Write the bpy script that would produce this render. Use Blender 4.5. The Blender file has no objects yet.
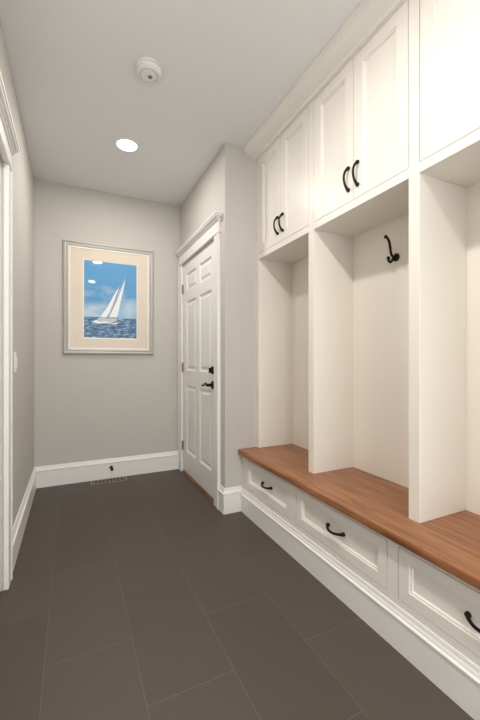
import bpy, bmesh, math, random
from mathutils import Vector, Matrix
random.seed(3)
scene = bpy.context.scene
try:
    scene.view_settings.view_transform = 'Standard'
    scene.view_settings.look = 'None'
except Exception: pass

# ------------------------------------------------ materials
def s2l(c):
    return tuple(((v/255)/12.92 if v/255<=0.04045 else ((v/255+0.055)/1.055)**2.4) for v in c)+(1,)
def mat(name, rgb, rough=0.5, metal=0.0, coat=0.0, bump=0.0, bscale=200, var=0.0, spec=0.5):
    m = bpy.data.materials.new(name); m.use_nodes=True
    nt=m.node_tree; b=nt.nodes['Principled BSDF']
    b.inputs['Base Color'].default_value=s2l(rgb)
    b.inputs['Roughness'].default_value=rough
    b.inputs['Metallic'].default_value=metal
    b.inputs['Coat Weight'].default_value=coat
    b.inputs['Specular IOR Level'].default_value=spec
    tc=nt.nodes.new('ShaderNodeTexCoord')
    n=nt.nodes.new('ShaderNodeTexNoise'); n.inputs['Scale'].default_value=bscale; n.inputs['Detail'].default_value=3
    nt.links.new(tc.outputs['Object'],n.inputs['Vector'])
    if bump>0:
        bp=nt.nodes.new('ShaderNodeBump'); bp.inputs['Strength'].default_value=bump; bp.inputs['Distance'].default_value=0.001
        nt.links.new(n.outputs['Fac'],bp.inputs['Height']); nt.links.new(bp.outputs['Normal'],b.inputs['Normal'])
    mx=nt.nodes.new('ShaderNodeMix'); mx.data_type='RGBA'
    n2=nt.nodes.new('ShaderNodeTexNoise'); n2.inputs['Scale'].default_value=3
    nt.links.new(tc.outputs['Object'],n2.inputs['Vector'])
    c=s2l(rgb)
    mx.inputs[6].default_value=tuple(v*(1-var) for v in c[:3])+(1,)
    mx.inputs[7].default_value=tuple(min(1,v*(1+var)) for v in c[:3])+(1,)
    nt.links.new(n2.outputs['Fac'],mx.inputs[0]); nt.links.new(mx.outputs[2],b.inputs['Base Color'])
    return m
M_wall=mat('wall_paint',(198,194,187),0.75,bump=.15,bscale=350,var=.01)
M_ceil=mat('ceiling_paint',(232,232,231),0.85,bump=.1,bscale=300,var=.005)
M_trim=mat('trim_paint',(238,236,232),0.35,var=.004)
M_cab=mat('cabinet_paint',(237,232,224),0.38,var=.004)
M_cabin=mat('cabinet_interior',(236,230,220),0.45,var=.004)
M_blk=mat('black_metal',(26,24,23),0.38,metal=.6,var=.05)
M_brass=mat('aged_brass',(168,148,112),0.35,metal=.9,var=.05)
M_plast=mat('white_plastic',(232,232,230),0.4,var=.003)
M_grey=mat('grey_slot',(120,120,120),0.6)
M_silver=mat('silver_leaf',(190,187,180),0.35,metal=.2,var=.06)
M_liner=mat('frame_liner',(236,233,226),0.4)
M_matb=mat('mat_board',(226,212,194),0.7,coat=.3)
M_vent=mat('vent_metal',(150,132,112),0.4,metal=.4)
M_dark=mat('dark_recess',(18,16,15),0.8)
M_sail=mat('sail_paint',(240,240,238),0.6,coat=.3)
M_hull=mat('hull_paint',(190,196,200),0.6,coat=.3)
M_mast=mat('mast_paint',(120,110,100),0.6,coat=.3)

def wood_mat():
    m=bpy.data.materials.new('bench_wood'); m.use_nodes=True; nt=m.node_tree; b=nt.nodes['Principled BSDF']
    tc=nt.nodes.new('ShaderNodeTexCoord'); mp=nt.nodes.new('ShaderNodeMapping')
    mp.inputs['Scale'].default_value=(16,1.3,16)
    nt.links.new(tc.outputs['Object'],mp.inputs['Vector'])
    n=nt.nodes.new('ShaderNodeTexNoise'); n.inputs['Scale'].default_value=3; n.inputs['Detail'].default_value=8; n.inputs['Distortion'].default_value=.6
    nt.links.new(mp.outputs[0],n.inputs['Vector'])
    cr=nt.nodes.new('ShaderNodeValToRGB'); e=cr.color_ramp.elements
    e[0].position=.28; e[0].color=s2l((118,72,42)); e[1].position=.75; e[1].color=s2l((176,118,74))
    nt.links.new(n.outputs['Fac'],cr.inputs[0])
    sp=nt.nodes.new('ShaderNodeTexBrick'); sp.inputs['Scale'].default_value=1
    mp2=nt.nodes.new('ShaderNodeMapping'); mp2.inputs['Rotation'].default_value=(0,0,math.pi/2)
    nt.links.new(tc.outputs['Object'],mp2.inputs['Vector']); nt.links.new(mp2.outputs[0],sp.inputs['Vector'])
    sp.inputs['Brick Width'].default_value=1.4; sp.inputs['Row Height'].default_value=.09; sp.inputs['Mortar Size'].default_value=.0
    sp.inputs['Color1'].default_value=(.82,.82,.82,1); sp.inputs['Color2'].default_value=(1,1,1,1)
    mx=nt.nodes.new('ShaderNodeMix'); mx.data_type='RGBA'; mx.blend_type='MULTIPLY'; mx.inputs[0].default_value=.7
    nt.links.new(cr.outputs[0],mx.inputs[6]); nt.links.new(sp.outputs['Color'],mx.inputs[7])
    nt.links.new(mx.outputs[2],b.inputs['Base Color'])
    b.inputs['Roughness'].default_value=.36; b.inputs['Coat Weight'].default_value=.15; b.inputs['Coat Roughness'].default_value=.25
    return m
M_wood=wood_mat()
def floor_mat():
    m=bpy.data.materials.new('floor_tile'); m.use_nodes=True; nt=m.node_tree; b=nt.nodes['Principled BSDF']
    tc=nt.nodes.new('ShaderNodeTexCoord'); mp=nt.nodes.new('ShaderNodeMapping')
    mp.inputs['Rotation'].default_value=(0,0,math.pi/2); mp.inputs['Location'].default_value=(0.22,0.09+.305,0)
    nt.links.new(tc.outputs['Object'],mp.inputs['Vector'])
    br=nt.nodes.new('ShaderNodeTexBrick'); br.inputs['Scale'].default_value=1
    br.inputs['Brick Width'].default_value=.61; br.inputs['Row Height'].default_value=.305
    br.inputs['Mortar Size'].default_value=.0015; br.inputs['Mortar Smooth'].default_value=.1
    br.inputs['Color1'].default_value=s2l((76,67,60)); br.inputs['Color2'].default_value=s2l((82,72,65)); br.inputs['Mortar'].default_value=s2l((97,88,80))
    nt.links.new(mp.outputs[0],br.inputs['Vector'])
    n=nt.nodes.new('ShaderNodeTexNoise'); n.inputs['Scale'].default_value=260; n.inputs['Detail'].default_value=3
    nt.links.new(tc.outputs['Object'],n.inputs['Vector'])
    mr=nt.nodes.new('ShaderNodeMapRange'); mr.inputs[1].default_value=.3; mr.inputs[2].default_value=.7; mr.inputs[3].default_value=.78; mr.inputs[4].default_value=1.2
    nt.links.new(n.outputs['Fac'],mr.inputs[0])
    mx=nt.nodes.new('ShaderNodeMix'); mx.data_type='RGBA'; mx.blend_type='MULTIPLY'; mx.inputs[0].default_value=1
    nt.links.new(br.outputs['Color'],mx.inputs[6]); nt.links.new(mr.outputs[0],mx.inputs[7])
    nt.links.new(mx.outputs[2],b.inputs['Base Color'])
    bp=nt.nodes.new('ShaderNodeBump'); bp.inputs['Strength'].default_value=.3; bp.inputs['Distance'].default_value=.001
    nt.links.new(n.outputs['Fac'],bp.inputs['Height']); nt.links.new(bp.outputs['Normal'],b.inputs['Normal'])
    b.inputs['Roughness'].default_value=.5
    return m
M_floor=floor_mat()
def sky_mat():
    m=bpy.data.materials.new('painted_sky'); m.use_nodes=True; nt=m.node_tree; b=nt.nodes['Principled BSDF']
    tc=nt.nodes.new('ShaderNodeTexCoord'); mp=nt.nodes.new('ShaderNodeMapping'); mp.inputs['Scale'].default_value=(3,5,6)
    nt.links.new(tc.outputs['Object'],mp.inputs[0])
    n=nt.nodes.new('ShaderNodeTexNoise'); n.inputs['Scale'].default_value=1.3; n.inputs['Detail'].default_value=5
    nt.links.new(mp.outputs[0],n.inputs[0])
    sx=nt.nodes.new('ShaderNodeSeparateXYZ'); nt.links.new(tc.outputs['Object'],sx.inputs[0])
    g=nt.nodes.new('ShaderNodeMapRange'); g.inputs[1].default_value=.2; g.inputs[2].default_value=.6; g.inputs[3].default_value=.16; g.inputs[4].default_value=-.22
    nt.links.new(sx.outputs['Z'],g.inputs[0])
    ad=nt.nodes.new('ShaderNodeMath'); ad.operation='ADD'; nt.links.new(n.outputs['Fac'],ad.inputs[0]); nt.links.new(g.outputs[0],ad.inputs[1])
    cr=nt.nodes.new('ShaderNodeValToRGB'); e=cr.color_ramp.elements
    e[0].position=.42; e[0].color=s2l((88,156,206)); e[1].position=.8; e[1].color=s2l((196,214,226))
    nt.links.new(ad.outputs[0],cr.inputs[0]); nt.links.new(cr.outputs[0],b.inputs['Base Color'])
    b.inputs['Roughness'].default_value=.6; b.inputs['Coat Weight'].default_value=.3
    return m
def sea_mat():
    m=bpy.data.materials.new('painted_sea'); m.use_nodes=True; nt=m.node_tree; b=nt.nodes['Principled BSDF']
    tc=nt.nodes.new('ShaderNodeTexCoord'); mp=nt.nodes.new('ShaderNodeMapping'); mp.inputs['Scale'].default_value=(12,12,45)
    nt.links.new(tc.outputs['Object'],mp.inputs[0])
    n=nt.nodes.new('ShaderNodeTexNoise'); n.inputs['Scale'].default_value=1.5; n.inputs['Detail'].default_value=5
    nt.links.new(mp.outputs[0],n.inputs[0])
    cr=nt.nodes.new('ShaderNodeValToRGB'); e=cr.color_ramp.elements
    e[0].position=.35; e[0].color=s2l((36,76,114)); e[1].position=.68; e[1].color=s2l((160,188,205))
    k=e.new(.5); k.color=s2l((66,112,156))
    nt.links.new(n.outputs['Fac'],cr.inputs[0]); nt.links.new(cr.outputs[0],b.inputs['Base Color'])
    b.inputs['Roughness'].default_value=.6; b.inputs['Coat Weight'].default_value=.3
    return m
M_sky=sky_mat(); M_sea=sea_mat()
def emis(name,rgb,st):
    m=bpy.data.materials.new(name); m.use_nodes=True; b=m.node_tree.nodes['Principled BSDF']
    b.inputs['Emission Color'].default_value=rgb; b.inputs['Emission Strength'].default_value=st
    return m
M_lens=emis('lamp_lens',(1,.97,.92,1),8)

# ------------------------------------------------ helpers
ORG={}
def link(o): scene.collection.objects.link(o)
def tag(o,label=None,cat=None,kind=None,group=None):
    if label:o['label']=label
    if cat:o['category']=cat
    if kind:o['kind']=kind
    if group:o['group']=group
def empty(name,loc,**k):
    o=bpy.data.objects.new(name,None); o.empty_display_size=.1; o.location=loc; link(o); ORG[o.name]=Vector(loc); tag(o,**k); return o
def finish(bm,name,mats,parent=None,bevel=0,smooth=False,origin=None,**k):
    bmesh.ops.recalc_face_normals(bm,faces=bm.faces)
    vs=[v.co for v in bm.verts]
    if origin is None:
        mn=Vector([min(v[i] for v in vs) for i in range(3)]); mx=Vector([max(v[i] for v in vs) for i in range(3)])
        origin=Vector(((mn.x+mx.x)/2,(mn.y+mx.y)/2,mn.z))
    origin=Vector(origin)
    bmesh.ops.translate(bm,vec=-origin,verts=bm.verts)
    me=bpy.data.meshes.new(name); bm.to_mesh(me); bm.free()
    if not isinstance(mats,(list,tuple)): mats=[mats]
    for m in mats: me.materials.append(m)
    if smooth:
        for p in me.polygons: p.use_smooth=True
        try: me.set_sharp_from_angle(angle=math.radians(28))
        except Exception: pass
    o=bpy.data.objects.new(name,me); link(o); ORG[o.name]=origin
    if parent:
        o.parent=parent; o.location=origin-ORG[parent.name]
    else: o.location=origin
    if bevel>0:
        b=o.modifiers.new('bevel','BEVEL'); b.width=bevel; b.segments=2; b.limit_method='ANGLE'; b.angle_limit=math.radians(50)
    tag(o,**k); return o
def box(bm,x0,x1,y0,y1,z0,z1,mi=0):
    v=[bm.verts.new((x,y,z)) for x in (x0,x1) for y in (y0,y1) for z in (z0,z1)]
    for f in ((0,1,3,2),(4,6,7,5),(0,4,5,1),(2,3,7,6),(0,2,6,4),(1,5,7,3)):
        fc=bm.faces.new([v[i] for i in f]); fc.material_index=mi
def tube(bm,pts,radii,seg=12,flat=1.0,mi=0):
    pts=[Vector(p) for p in pts]; rings=[]
    t0=(pts[1]-pts[0]).normalized()
    up=Vector((0,0,1)) if abs(t0.z)<.9 else Vector((0,1,0))
    nrm=(up-t0*up.dot(t0)).normalized()
    for i,p in enumerate(pts):
        t=(pts[min(i+1,len(pts)-1)]-pts[max(i-1,0)]).normalized()
        nrm=(nrm-t*nrm.dot(t)).normalized(); bn=t.cross(nrm)
        r=radii[i] if isinstance(radii,(list,tuple)) else radii
        rings.append([bm.verts.new(p+nrm*math.cos(a)*r+bn*math.sin(a)*r*flat) for a in [2*math.pi*j/seg for j in range(seg)]])
    for a,b in zip(rings,rings[1:]):
        for j in range(seg):
            f=bm.faces.new((a[j],a[(j+1)%seg],b[(j+1)%seg],b[j])); f.material_index=mi
    bm.faces.new(rings[0][::-1]).material_index=mi; bm.faces.new(rings[-1]).material_index=mi
def lathe(bm,center,axis,prof,seg=32,mi=0):
    c=Vector(center); a=Vector(axis).normalized()
    u=a.orthogonal().normalized(); w=a.cross(u); rings=[]
    for d,r in prof:
        r=max(r,1e-4)
        rings.append([bm.verts.new(c+a*d+(u*math.cos(t)+w*math.sin(t))*r) for t in [2*math.pi*j/seg for j in range(seg)]])
    for A,B in zip(rings,rings[1:]):
        for j in range(seg):
            f=bm.faces.new((A[j],A[(j+1)%seg],B[(j+1)%seg],B[j])); f.material_index=mi
    bm.faces.new(rings[0][::-1]).material_index=mi; bm.faces.new(rings[-1]).material_index=mi
def sphere(bm,c,r,mi=0):
    res=bmesh.ops.create_uvsphere(bm,u_segments=16,v_segments=10,radius=r,matrix=Matrix.Translation(c))
def prism(bm,prof,p0,p1,out,m0=0,m1=0,mi=0):
    p0=Vector((p0[0],p0[1],0)); p1=Vector((p1[0],p1[1],0)); d=(p1-p0).normalized(); o=Vector((out[0],out[1],0))
    A=[bm.verts.new(p0+o*t-d*m0*t+Vector((0,0,z))) for t,z in prof]
    B=[bm.verts.new(p1+o*t+d*m1*t+Vector((0,0,z))) for t,z in prof]
    n=len(prof)
    for i in range(n): bm.faces.new((A[i],A[(i+1)%n],B[(i+1)%n],B[i])).material_index=mi
    bm.faces.new(A[::-1]).material_index=mi; bm.faces.new(B).material_index=mi
def rings_panel(bm,y0,y1,z0,z1,xf,s,rings,mi=0):
    prev=None
    for ins,dep in rings:
        x=xf+s*dep
        cur=[bm.verts.new((x,y,z)) for y,z in ((y0+ins,z0+ins),(y1-ins,z0+ins),(y1-ins,z1-ins),(y0+ins,z1-ins))]
        if prev:
            for i in range(4): bm.faces.new((prev[i],prev[(i+1)%4],cur[(i+1)%4],cur[i])).material_index=mi
        prev=cur
    bm.faces.new(prev).material_index=mi
def shaker(name,y0,y1,z0,z1,xf,s,th,rail,parent,m,bead=.008,dep=.012):
    bm=bmesh.new()
    xa,xb=sorted((xf,xf+s*th))
    box(bm,xa,xb,y0,y0+rail,z0,z1); box(bm,xa,xb,y1-rail,y1,z0,z1)
    box(bm,xa,xb,y0+rail,y1-rail,z0,z0+rail); box(bm,xa,xb,y0+rail,y1-rail,z1-rail,z1)
    rings_panel(bm,y0+rail,y1-rail,z0+rail,z1-rail,xf,s,[(0,0.0005),(.002,.005),(bead,.005),(bead+.003,dep),(bead+.004,dep)])
    rings_panel(bm,y0+rail,y1-rail,z0+rail,z1-rail,xf,s,[(0,th-.002)])
    bmesh.ops.remove_doubles(bm,verts=bm.verts,dist=1e-5)
    return finish(bm,name,m,parent)
def pull(parent,x,y,z,vertical,half=.056,name='handle'):
    bm=bmesh.new(); pts=[];rad=[]
    N=18
    for i in range(N+1):
        t=-1+2*i/N
        a=t*half
        off=.028*(1-abs(t)**2.4)+.004
        pts.append((x-off,y,z+a) if vertical else (x-off,y+a,z-.006*(1-t*t)))
        rad.append(.0056+.0035*abs(t)**4)
    tube(bm,pts,rad,10)
    for e in (-1,1):
        c=(x,y,z+e*half*.96) if vertical else (x,y+e*half*.96,z)
        lathe(bm,c,(-1,0,0),[(0,.0095),(.003,.0095),(.006,.008),(.008,.004)],16)
    return finish(bm,name,M_blk,parent,smooth=True,label='black metal arched handle')

# ------------------------------------------------ constants
XL=-.294; XD=.99; YB=3.492; YJ=2.325; H=2.66; XR=1.56; YN=-1.3; XF=1.245
# ------------------------------------------------ shell
bm=bmesh.new(); box(bm,XL-.12,XR+.12,YN-.1,YB+.12,-.1,0)
fl=finish(bm,'floor',M_floor,origin=(0,0,0))
tag(fl,'dark brown-grey large rectangular floor tiles with thin grout','floor','structure')
def wallbox(name,boxes,label,m=M_wall):
    bm=bmesh.new()
    for b in boxes: box(bm,*b)
    o=finish(bm,name,m,origin=(0,0,0)); tag(o,label,'wall' if 'wall' in name else name,'structure'); return o
wallbox('ceiling',[(XL-.12,XR+.12,YN-.1,YB+.12,H,H+.1)],'smooth pale painted ceiling',M_ceil)
wallbox('wall_back',[(XL-.12,XR+.12,YB,YB+.12,0,H)],'pale warm grey painted end wall')
DL0,DL1=1.13,2.0
wallbox('wall_left',[(XL-.12,XL,DL1,YB,0,H),(XL-.12,XL,YN,DL0,0,H),(XL-.12,XL,DL0,DL1,2.04,H),(XL-.12,XL-.055,DL0,DL1,0,2.04)],'pale grey painted side wall')
DR0,DR1=2.497,3.383
wallbox('wall_door_side',[(XD,1.15,DR1,YB,0,H),(XD,1.15,YJ,DR0,0,H),(XD,1.15,DR0,DR1,2.04,H),(XD+.06,1.15,DR0,DR1,0,2.04)],'pale warm grey painted wall around the white door')
wallbox('wall_return',[(1.15,XR+.12,YJ,YJ+.12,0,H)],'pale warm grey painted return wall')
wallbox('wall_right',[(XR,XR+.12,YN,YJ,0,H)],'pale warm grey painted wall behind the built-in storage')
wallbox('wall_front',[(XL-.12,-.1,YN-.1,YN,0,H),(1.3,XR+.12,YN-.1,YN,0,H),(-.1,1.3,YN-.1,YN,2.3,H)],'unseen grey wall with an added opening for sky light')  # wall behind the camera; wide opening added so world light fills the hall

# ------------------------------------------------ baseboards
BP=[(0,0),(.018,0),(.018,.138),(.022,.141),(.022,.147),(.014,.151),(.013,.158),(.009,.165),(.008,.174),(.005,.180),(0,.180)]
def base(name,segs,label,prof=BP):
    bm=bmesh.new()
    for s in segs: prism(bm,prof,*s)
    o=finish(bm,name,M_trim); tag(o,label,'baseboard','structure')
base('baseboard_left',[((XL,2.1),(XL,YB),(1,0),0,-1),((XL,YN),(XL,1.03),(1,0),0,0)],'tall white moulded baseboard on the side wall')
base('baseboard_back',[((XL,YB),(XD,YB),(0,-1),-1,0)],'tall white moulded baseboard on the end wall')
base('baseboard_right',[((XD,2.407),(XD,YJ),(-1,0),0,1),((XD,YJ),(1.125,YJ),(0,-1),1,-1)],'tall white baseboard wrapping the wall corner')
BC=[(0,0),(.015,0),(.015,.118),(.019,.121),(.019,.127),(.011,.131),(.010,.138),(.006,.145),(.005,.154),(.003,.160),(0,.160)]
base('baseboard_bench',[((1.125,YJ),(1.125,.28),(-1,0),-1,0)],'white moulded baseboard along the bench base',BC)

# ------------------------------------------------ door casings
def casing(name,x,s,y0,y1,label,w=.09,t=.02):
    bm=bmesh.new()
    def bx(t0,t1,ya,yb,za,zb):
        a,b=sorted((x+s*t0,x+s*t1)); box(bm,a,b,ya,yb,za,zb)
    for a,b in ((y0-w,y0),(y1,y1+w)):
        bx(0,t,a,b,0,2.04)
        if a<y0: bx(t,t+.005,a,a+.014,0,2.04)
        else: bx(t,t+.005,b-.014,b,0,2.04)
    ya,yb=y0-w,y1+w
    e=min(.012,YB-yb-.001)
    bx(0,t+.006,ya-.008,yb+min(.008,e),2.04,2.054)
    bx(0,t,ya,yb,2.054,2.13)
    z=2.13
    for tt,h in ((t+.008,.010),(t+.016,.012),(t+.028,.012),(t+.034,.014)):
        bx(0,tt,ya-(tt-t),yb+min(tt-t,e),z,z+h); z+=h
    o=finish(bm,name,M_trim,bevel=.002); tag(o,label,'door casing','structure')
casing('trim_1',XD,-1,DR0,DR1,'white door casing with a stepped crown header')
casing('trim_2',XL,1,DL0,DL1,'white door casing with a stepped crown header')

# ------------------------------------------------ doors (six panel)
def sixpanel(name,xf,s,y0,y1,parent):
    bm=bmesh.new(); th=.04; z0,z1=.022,2.035; g=.003
    y0+=g;y1-=g
    xa,xb=sorted((xf,xf+s*th)); st=.11; mid=.10; ym=(y0+y1)/2
    zs=[(z0,z0+.20),(.86,1.00),(1.66,1.76),(z1-.11,z1)]
    box(bm,xa,xb,y0,y0+st,z0,z1); box(bm,xa,xb,y1-st,y1,z0,z1)
    for a,b in zs: box(bm,xa,xb,y0+st,y1-st,a,b)
    for (a,b),(c,d) in zip(zs,zs[1:]):
        box(bm,xa,xb,ym-mid/2,ym+mid/2,b,c)
        for p,q in ((y0+st,ym-mid/2),(ym+mid/2,y1-st)):
            rings_panel(bm,p,q,b,c,xf,s,[(0,0),(.006,.006),(.012,.012),(.022,.012),(.045,.003),(.05,.003)])
            rings_panel(bm,p,q,b,c,xf,s,[(0,th-.002)])
    return finish(bm,name,M_trim,parent)
d1=empty('door_1',(XD,(DR0+DR1)/2,0),label='white six-panel door with black lever and deadbolt',cat='door',kind='structure')
xdoor=XD+.002
sixpanel('door_panel',xdoor,1,DR0,DR1,d1)
bm=bmesh.new(); yl,zl=DR0+.07,.905
lathe(bm,(xdoor,yl,zl),(-1,0,0),[(0,.032),(.006,.032),(.010,.028),(.012,.014),(.045,.011),(.050,.012),(.056,.006)],24)
tube(bm,[(xdoor-.048,yl+t*.12,zl+.010*math.sin(t*math.pi*1.7)) for t in [i/14 for i in range(15)]],[.010-.003*(i/14) for i in range(15)],12)
sphere(bm,(xdoor-.048,yl,zl),.012)
finish(bm,'lever_handle',M_blk,d1,smooth=True,label='black lever handle with round rose')
bm=bmesh.new()
lathe(bm,(xdoor,yl,1.02),(-1,0,0),[(0,.031),(.008,.031),(.013,.026),(.014,.010),(.020,.009)],24)
box(bm,xdoor-.034,xdoor-.016,yl-.006,yl+.006,1.0,1.04)
finish(bm,'deadbolt',M_blk,d1,smooth=True,label='black deadbolt thumb turn')
for i,z in enumerate((.26,1.03,1.80)):
    bm=bmesh.new()
    lathe(bm,(XD-.0075,DR1-.002,z-.045),(0,0,1),[(0,.004),(.002,.006),(.03,.006),(.0305,.005),(.031,.006),(.06,.006),(.0605,.005),(.061,.006),(.088,.006),(.09,.004)],14)
    box(bm,XD-.0015,XD+.002,DR1-.016,DR1-.002,z-.044,z+.044)
    finish(bm,'hinge',M_brass,d1,smooth=True,label='aged brass hinge',group='hinges of the white door')
bm=bmesh.new(); prism(bm,[(0,0),(.05,0),(.047,.012),(.0,.018)],(XD+.045,DR0),(XD+.045,DR1),(-1,0))
finish(bm,'threshold',M_wood,d1,label='brown wooden threshold')
d2=empty('door_2',(XL,(DL0+DL1)/2,0),label='white six-panel door in the side wall',cat='door',kind='structure')
sixpanel('door_panel',XL-.01,-1,DL0,DL1,d2)

# ------------------------------------------------ storage wall
bays=[(1.682,2.29),(1.005,1.632),(.33,.955)]
unit=[(1.657,YJ),(.98,1.657),(.28,.98)]
G=.003
XE=XR-.003
lk=empty('open_locker',(1.39,1.3,.45),label='white open locker bays with dividers standing on the bench',cat='locker')
bm=bmesh.new(); box(bm,1.541,XE,.28,YJ,.45,1.845); finish(bm,'back_panel',M_cabin,lk)
for a,b in ((2.29,YJ),(1.632,1.682),(.955,1.005),(.28,.33)):
    bm=bmesh.new(); box(bm,XF,1.541,a,b,.45,1.845); finish(bm,'divider',M_cabin,lk,bevel=.0015)
bm=bmesh.new(); prism(bm,[(0,.412),(.462,.412),(.466,.415),(.467,.420),(.467,.440),(.464,.446),(.458,.450),(0,.450)],(XR,YJ),(XR,.26),(-1,0))
finish(bm,'bench_top',M_wood,smooth=True,label='stained brown wooden bench top with eased edge',cat='bench top')
labs=['white base cabinet with one drawer beside the wall corner','white base cabinet with one drawer under the bench','white base cabinet with one drawer under the bench']
for i,((a,b),(u0,u1)) in enumerate(zip(bays,unit)):
    c=empty('drawer_cabinet',(1.34,(u0+u1)/2,0),label=labs[i],cat='cabinet',group='drawer cabinets under the bench')
    x=1.125; a2,b2=(a,b) 
    if i==0: b2=2.262
    bm=bmesh.new()
    box(bm,x,x+.02,u0,a2,0,.412); box(bm,x,x+.02,b2,u1,0,.412)
    box(bm,x,x+.02,a2,b2,.388,.412); box(bm,x,x+.02,a2,b2,0,.188)
    box(bm,x+.02,XE,u0,u0+.018,0,.412); box(bm,x+.02,XE,u1-.018,u1,0,.412)
    box(bm,x+.02,XE,u0+.018,u1-.018,.05,.068); box(bm,XE-.01,XE,u0+.018,u1-.018,.068,.412)
    finish(bm,'body',M_cab,c)
    d=shaker('drawer',a2+G,b2-G,.188+G,.388-G,x,1,.02,.045,c,M_cab)
    pull(d,x+.012,(a2+b2)/2,.292,False)
for i,((a,b),(u0,u1)) in enumerate(zip(bays,unit)):
    c=empty('upper_cabinet',(1.39,(u0+u1)/2,1.845),label='white wall cabinet with two recessed-panel doors above an open locker bay',cat='cabinet',group='upper cabinets above the lockers')
    bm=bmesh.new()
    box(bm,XF,XF+.02,u0,a,1.845,H); box(bm,XF,XF+.02,b,u1,1.845,H)
    box(bm,XF,XF+.02,a,b,1.845,1.885); box(bm,XF,XF+.02,a,b,2.585,H)
    box(bm,XF+.02,XE,u0,u0+.018,1.845,H); box(bm,XF+.02,XE,u1-.018,u1,1.845,H)
    box(bm,XF+.02,XE,u0+.018,u1-.018,1.845,1.865); box(bm,XE-.01,XE,u0+.018,u1-.018,1.865,H)
    finish(bm,'body',M_cab,c)
    ym=(a+b)/2
    for k,(p,q) in enumerate(((a+G,ym-G/2),(ym+G/2,b-G))):
        d=shaker('door',p,q,1.885+G,2.585-G,XF,1,.02,.058,c,M_cab)
        pull(d,XF,(q-.03) if k==0 else (p+.03),2.0,True)
cp=[(0,H),(.11,H),(.11,H-.010),(.102,H-.014),(.094,H-.030),(.070,H-.046),(.040,H-.054),(.024,H-.058),(.020,H-.066),(.012,H-.070),(0,H-.070)]
bm=bmesh.new(); prism(bm,cp,(XF,YJ),(XF,.28),(-1,0)); o=finish(bm,'trim_3',M_cab); tag(o,'white crown moulding above the cabinets','crown moulding','structure')

# ------------------------------------------------ coat hook
for i,(a,b) in enumerate(bays):
    if i!=1: continue
    y=(a+b)/2; z=1.675; x=1.5405
    hk=empty('coat_hook',(x,y,z),label='black metal double coat hook on the locker back',cat='coat hook')
    bm=bmesh.new()
    zb=z-.035
    lathe(bm,(x,y,zb),(-1,0,0),[(0,.021),(.004,.021),(.008,.016),(.012,.010),(.016,.008)],24)
    finish(bm,'base_plate',M_blk,hk,smooth=True)
    bm=bmesh.new()
    P=[(.012,0),(.030,.004),(.040,.022),(.044,.048),(.050,.072),(.062,.090),(.074,.096)]
    def cat(P,n=6):
        out=[]; Q=[P[0]]+P+[P[-1]]
        for i in range(1,len(Q)-2):
            for t in [k/n for k in range(n)]:
                out.append(tuple(.5*((2*Q[i][j])+(-Q[i-1][j]+Q[i+1][j])*t+(2*Q[i-1][j]-5*Q[i][j]+4*Q[i+1][j]-Q[i+2][j])*t*t+(-Q[i-1][j]+3*Q[i][j]-3*Q[i+1][j]+Q[i+2][j])*t**3) for j in range(len(P[0]))))
        out.append(P[-1]); return out
    tube(bm,[(x-p,y,zb+q) for p,q in cat(P)],.0065,12); sphere(bm,(x-.076,y,zb+.097),.0095)
    P=[(.012,0),(.026,-.010),(.034,-.024),(.044,-.030),(.054,-.024),(.057,-.012)]
    tube(bm,[(x-p,y,zb+q) for p,q in cat(P)],.0065,12); sphere(bm,(x-.057,y,zb-.010),.0095)
    finish(bm,'hook_arm',M_blk,hk,smooth=True)

# ------------------------------------------------ framed picture
px0,px1,pz0,pz1=-.072,.719,1.153,2.164
pf=empty('framed_picture',((px0+px1)/2,YB,pz0),label='silver framed sailboat painting with a wide beige mat',cat='picture')
def frame_profile(bm,rect,prof,mis):
    prev=None
    for k,(ins,dep) in enumerate(prof):
        r=(rect[0]+ins,rect[1]-ins,rect[2]+ins,rect[3]-ins)
        cur=[bm.verts.new((x,YB-dep,z)) for x,z in ((r[0],r[2]),(r[1],r[2]),(r[1],r[3]),(r[0],r[3]))]
        if prev:
            for i in range(4): bm.faces.new((prev[i],prev[(i+1)%4],cur[(i+1)%4],cur[i])).material_index=mis[k-1]
        prev=cur
bm=bmesh.new()
frame_profile(bm,(px0,px1,pz0,pz1),[(0,0),(0,.018),(.004,.026),(.012,.028),(.018,.020),(.026,.018),(.034,.024),(.040,.022),(.043,.016),(.056,.016),(.060,.010)],[0,0,0,0,0,0,0,0,1,1])
finish(bm,'frame',[M_silver,M_liner],pf)
bm=bmesh.new()
ax0,ax1,az0,az1=.098,.560,1.305,2.006
r=(px0+.055,px1-.055,pz0+.055,pz1-.055)
def quadring(bm,ro,ri,yo,yi,mi):
    A=[bm.verts.new((x,yo,z)) for x,z in ((ro[0],ro[2]),(ro[1],ro[2]),(ro[1],ro[3]),(ro[0],ro[3]))]
    B=[bm.verts.new((x,yi,z)) for x,z in ((ri[0],ri[2]),(ri[1],ri[2]),(ri[1],ri[3]),(ri[0],ri[3]))]
    for i in range(4): bm.faces.new((A[i],A[(i+1)%4],B[(i+1)%4],B[i])).material_index=mi
quadring(bm,r,(ax0-.010,ax1+.010,az0-.010,az1+.010),YB-.0105,YB-.0105,0)
quadring(bm,(ax0-.010,ax1+.010,az0-.010,az1+.010),(ax0,ax1,az0,az1),YB-.0105,YB-.007,1)
finish(bm,'mat',[M_matb,M_liner],pf)
bm=bmesh.new(); W=ax1-ax0; Hh=az1-az0
def poly(pts,mi,y): 
    f=bm.faces.new([bm.verts.new((ax0+u*W,y,az0+v*Hh)) for u,v in pts]); f.material_index=mi
hz=.27
box(bm,ax0-.004,ax1+.004,YB-.006,YB-.001,az0-.004,az0+hz*Hh,1)
box(bm,ax0-.004,ax1+.004,YB-.006,YB-.001,az0+hz*Hh,az1+.004,0)
Y1=YB-.0063;Y2=YB-.0066
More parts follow.
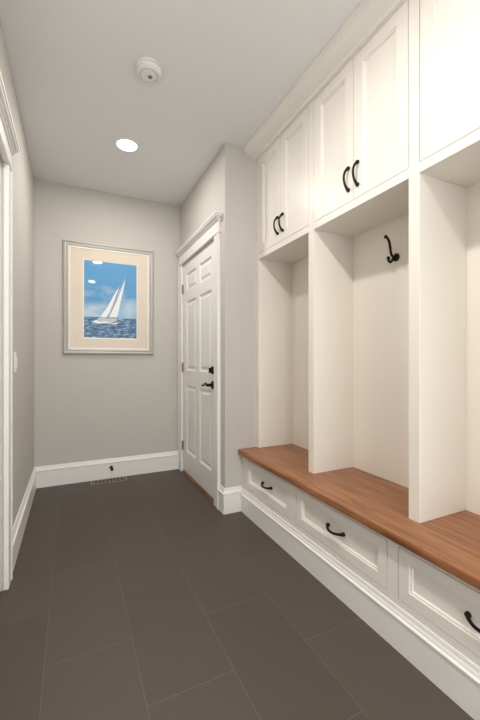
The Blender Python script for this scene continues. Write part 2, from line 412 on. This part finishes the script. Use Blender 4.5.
poly([(.24,.235),(.30,.215),(.52,.205),(.62,.235),(.60,.265),(.40,.262),(.27,.268)],3,Y1)
poly([(.14,.205),(.22,.235),(.30,.212),(.40,.222),(.52,.197),(.66,.215),(.60,.190),(.40,.195),(.25,.185)],2,Y2)
poly([(.795,.86),(.74,.66),(.68,.48),(.62,.285),(.46,.275),(.55,.43),(.66,.63)],2,Y1)
poly([(.66,.70),(.56,.58),(.44,.42),(.30,.275),(.40,.27),(.47,.34),(.56,.50)],2,Y1)
poly([(.80,.865),(.62,.545),(.44,.26),(.45,.258),(.63,.54),(.81,.862)],4,Y2)
finish(bm,'painting',[M_sky,M_sea,M_sail,M_hull,M_mast],pf,label='painting of a white sailboat heeling on blue sea')

# ------------------------------------------------ smoke detector
sd=empty('smoke_detector',(.371,1.906,H),label='round white smoke detector on the ceiling',cat='smoke detector')
bm=bmesh.new(); lathe(bm,(.371,1.906,H),(0,0,-1),[(0,.068),(.010,.068),(.012,.060),(.016,.060),(.018,.066),(.030,.062),(.038,.052),(.042,.036),(.042,.02)],40)
finish(bm,'body',M_plast,sd,smooth=True)
bm=bmesh.new()
for k in range(20):
    a=2*math.pi*k/20
    p=Vector((.371+.050*math.cos(a),1.906+.050*math.sin(a),H-.0392)); q=Vector((.371+.040*math.cos(a),1.906+.040*math.sin(a),H-.0412))
    tube(bm,[p,q],.0014,6)
finish(bm,'vent_slots',M_grey,sd)
bm=bmesh.new(); lathe(bm,(.378,1.912,H-.042),(0,0,-1),[(0,.012),(.002,.012),(.003,.010)],20); finish(bm,'test_button',M_grey,sd,smooth=True)

# ------------------------------------------------ recessed lights
for i,(x,y,pw) in enumerate(((.36,2.658,10.5),(.36,.95,17.5),(.36,-.55,17))):
    rl=empty('recessed_light',(x,y,H),label='round white recessed ceiling light, lit',cat='ceiling light',group='recessed ceiling lights')
    bm=bmesh.new()
    lathe(bm,(x,y,H),(0,0,-1),[(0,.088),(.004,.088),(.006,.082),(.004,.070),(.0035,.069)],40)
    finish(bm,'trim_ring',M_plast,rl,smooth=True)
    bm=bmesh.new(); lathe(bm,(x,y,H-.0045),(0,0,-1),[(0,.066),(.001,.066)],40); finish(bm,'lens',M_lens,rl)
    L=bpy.data.lights.new('lamp','AREA'); L.shape='DISK'; L.size=.13; L.energy=pw; L.color=(1,.95,.89)
    lo=bpy.data.objects.new('lamp',L); link(lo); lo.parent=rl; lo.location=(0,0,-.012)

# ------------------------------------------------ floor vent
vx,vy=.305,3.40
fv=empty('floor_vent',(vx,vy,0),label='taupe metal floor register beside the baseboard',cat='floor vent')
bm=bmesh.new()
w,d=.155,.055
box(bm,vx-w,vx+w,vy-d,vy-d+.012,.0,.006); box(bm,vx-w,vx+w,vy+d-.012,vy+d,.0,.006)
box(bm,vx-w,vx-w+.014,vy-d+.012,vy+d-.012,.0,.006); box(bm,vx+w-.014,vx+w,vy-d+.012,vy+d-.012,.0,.006)
n=9
for k in range(n):
    x=vx-w+.014+(2*w-.028)*(k+.5)/n; box(bm,x-.0035,x+.0035,vy-d+.012,vy+d-.012,.0,.003)
box(bm,vx-w+.014,vx+w-.014,vy-.004,vy+.004,0,.0035)
finish(bm,'grille',M_vent,fv)
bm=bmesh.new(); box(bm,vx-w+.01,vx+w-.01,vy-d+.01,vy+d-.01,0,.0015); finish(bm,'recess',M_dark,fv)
bm=bmesh.new()
lathe(bm,(.33,YB-.018,.10),(0,-1,0),[(0,.016),(.004,.016),(.008,.008),(.012,.006),(.055,.006),(.058,.012),(.072,.013),(.078,.009)],20)
finish(bm,'door_stop',M_blk,smooth=True,label='black metal door stop on the white baseboard',cat='door stop')
sw=empty('light_switch',(XL,2.36,1.03),label='white rocker light switch plate on the wall',cat='light switch')
bm=bmesh.new(); box(bm,XL,XL+.006,2.325,2.395,1.03,1.145); finish(bm,'plate',M_plast,sw,bevel=.002)
bm=bmesh.new(); box(bm,XL+.006,XL+.011,2.344,2.376,1.055,1.12); finish(bm,'rocker',M_plast,sw,bevel=.001)

# ------------------------------------------------ world, camera
w=bpy.data.worlds.new('world'); scene.world=w; w.use_nodes=True
w.node_tree.nodes['Background'].inputs[0].default_value=(.93,.97,1,1)
w.node_tree.nodes['Background'].inputs[1].default_value=3.8
cam=bpy.data.cameras.new('camera'); cam.sensor_width=36; cam.sensor_fit='AUTO'; cam.lens=17.6; cam.clip_start=.02
co=bpy.data.objects.new('camera',cam); link(co); co.location=(0,0,1.1); co.rotation_euler=(math.pi/2,0,-math.radians(25.51))
scene.camera=co
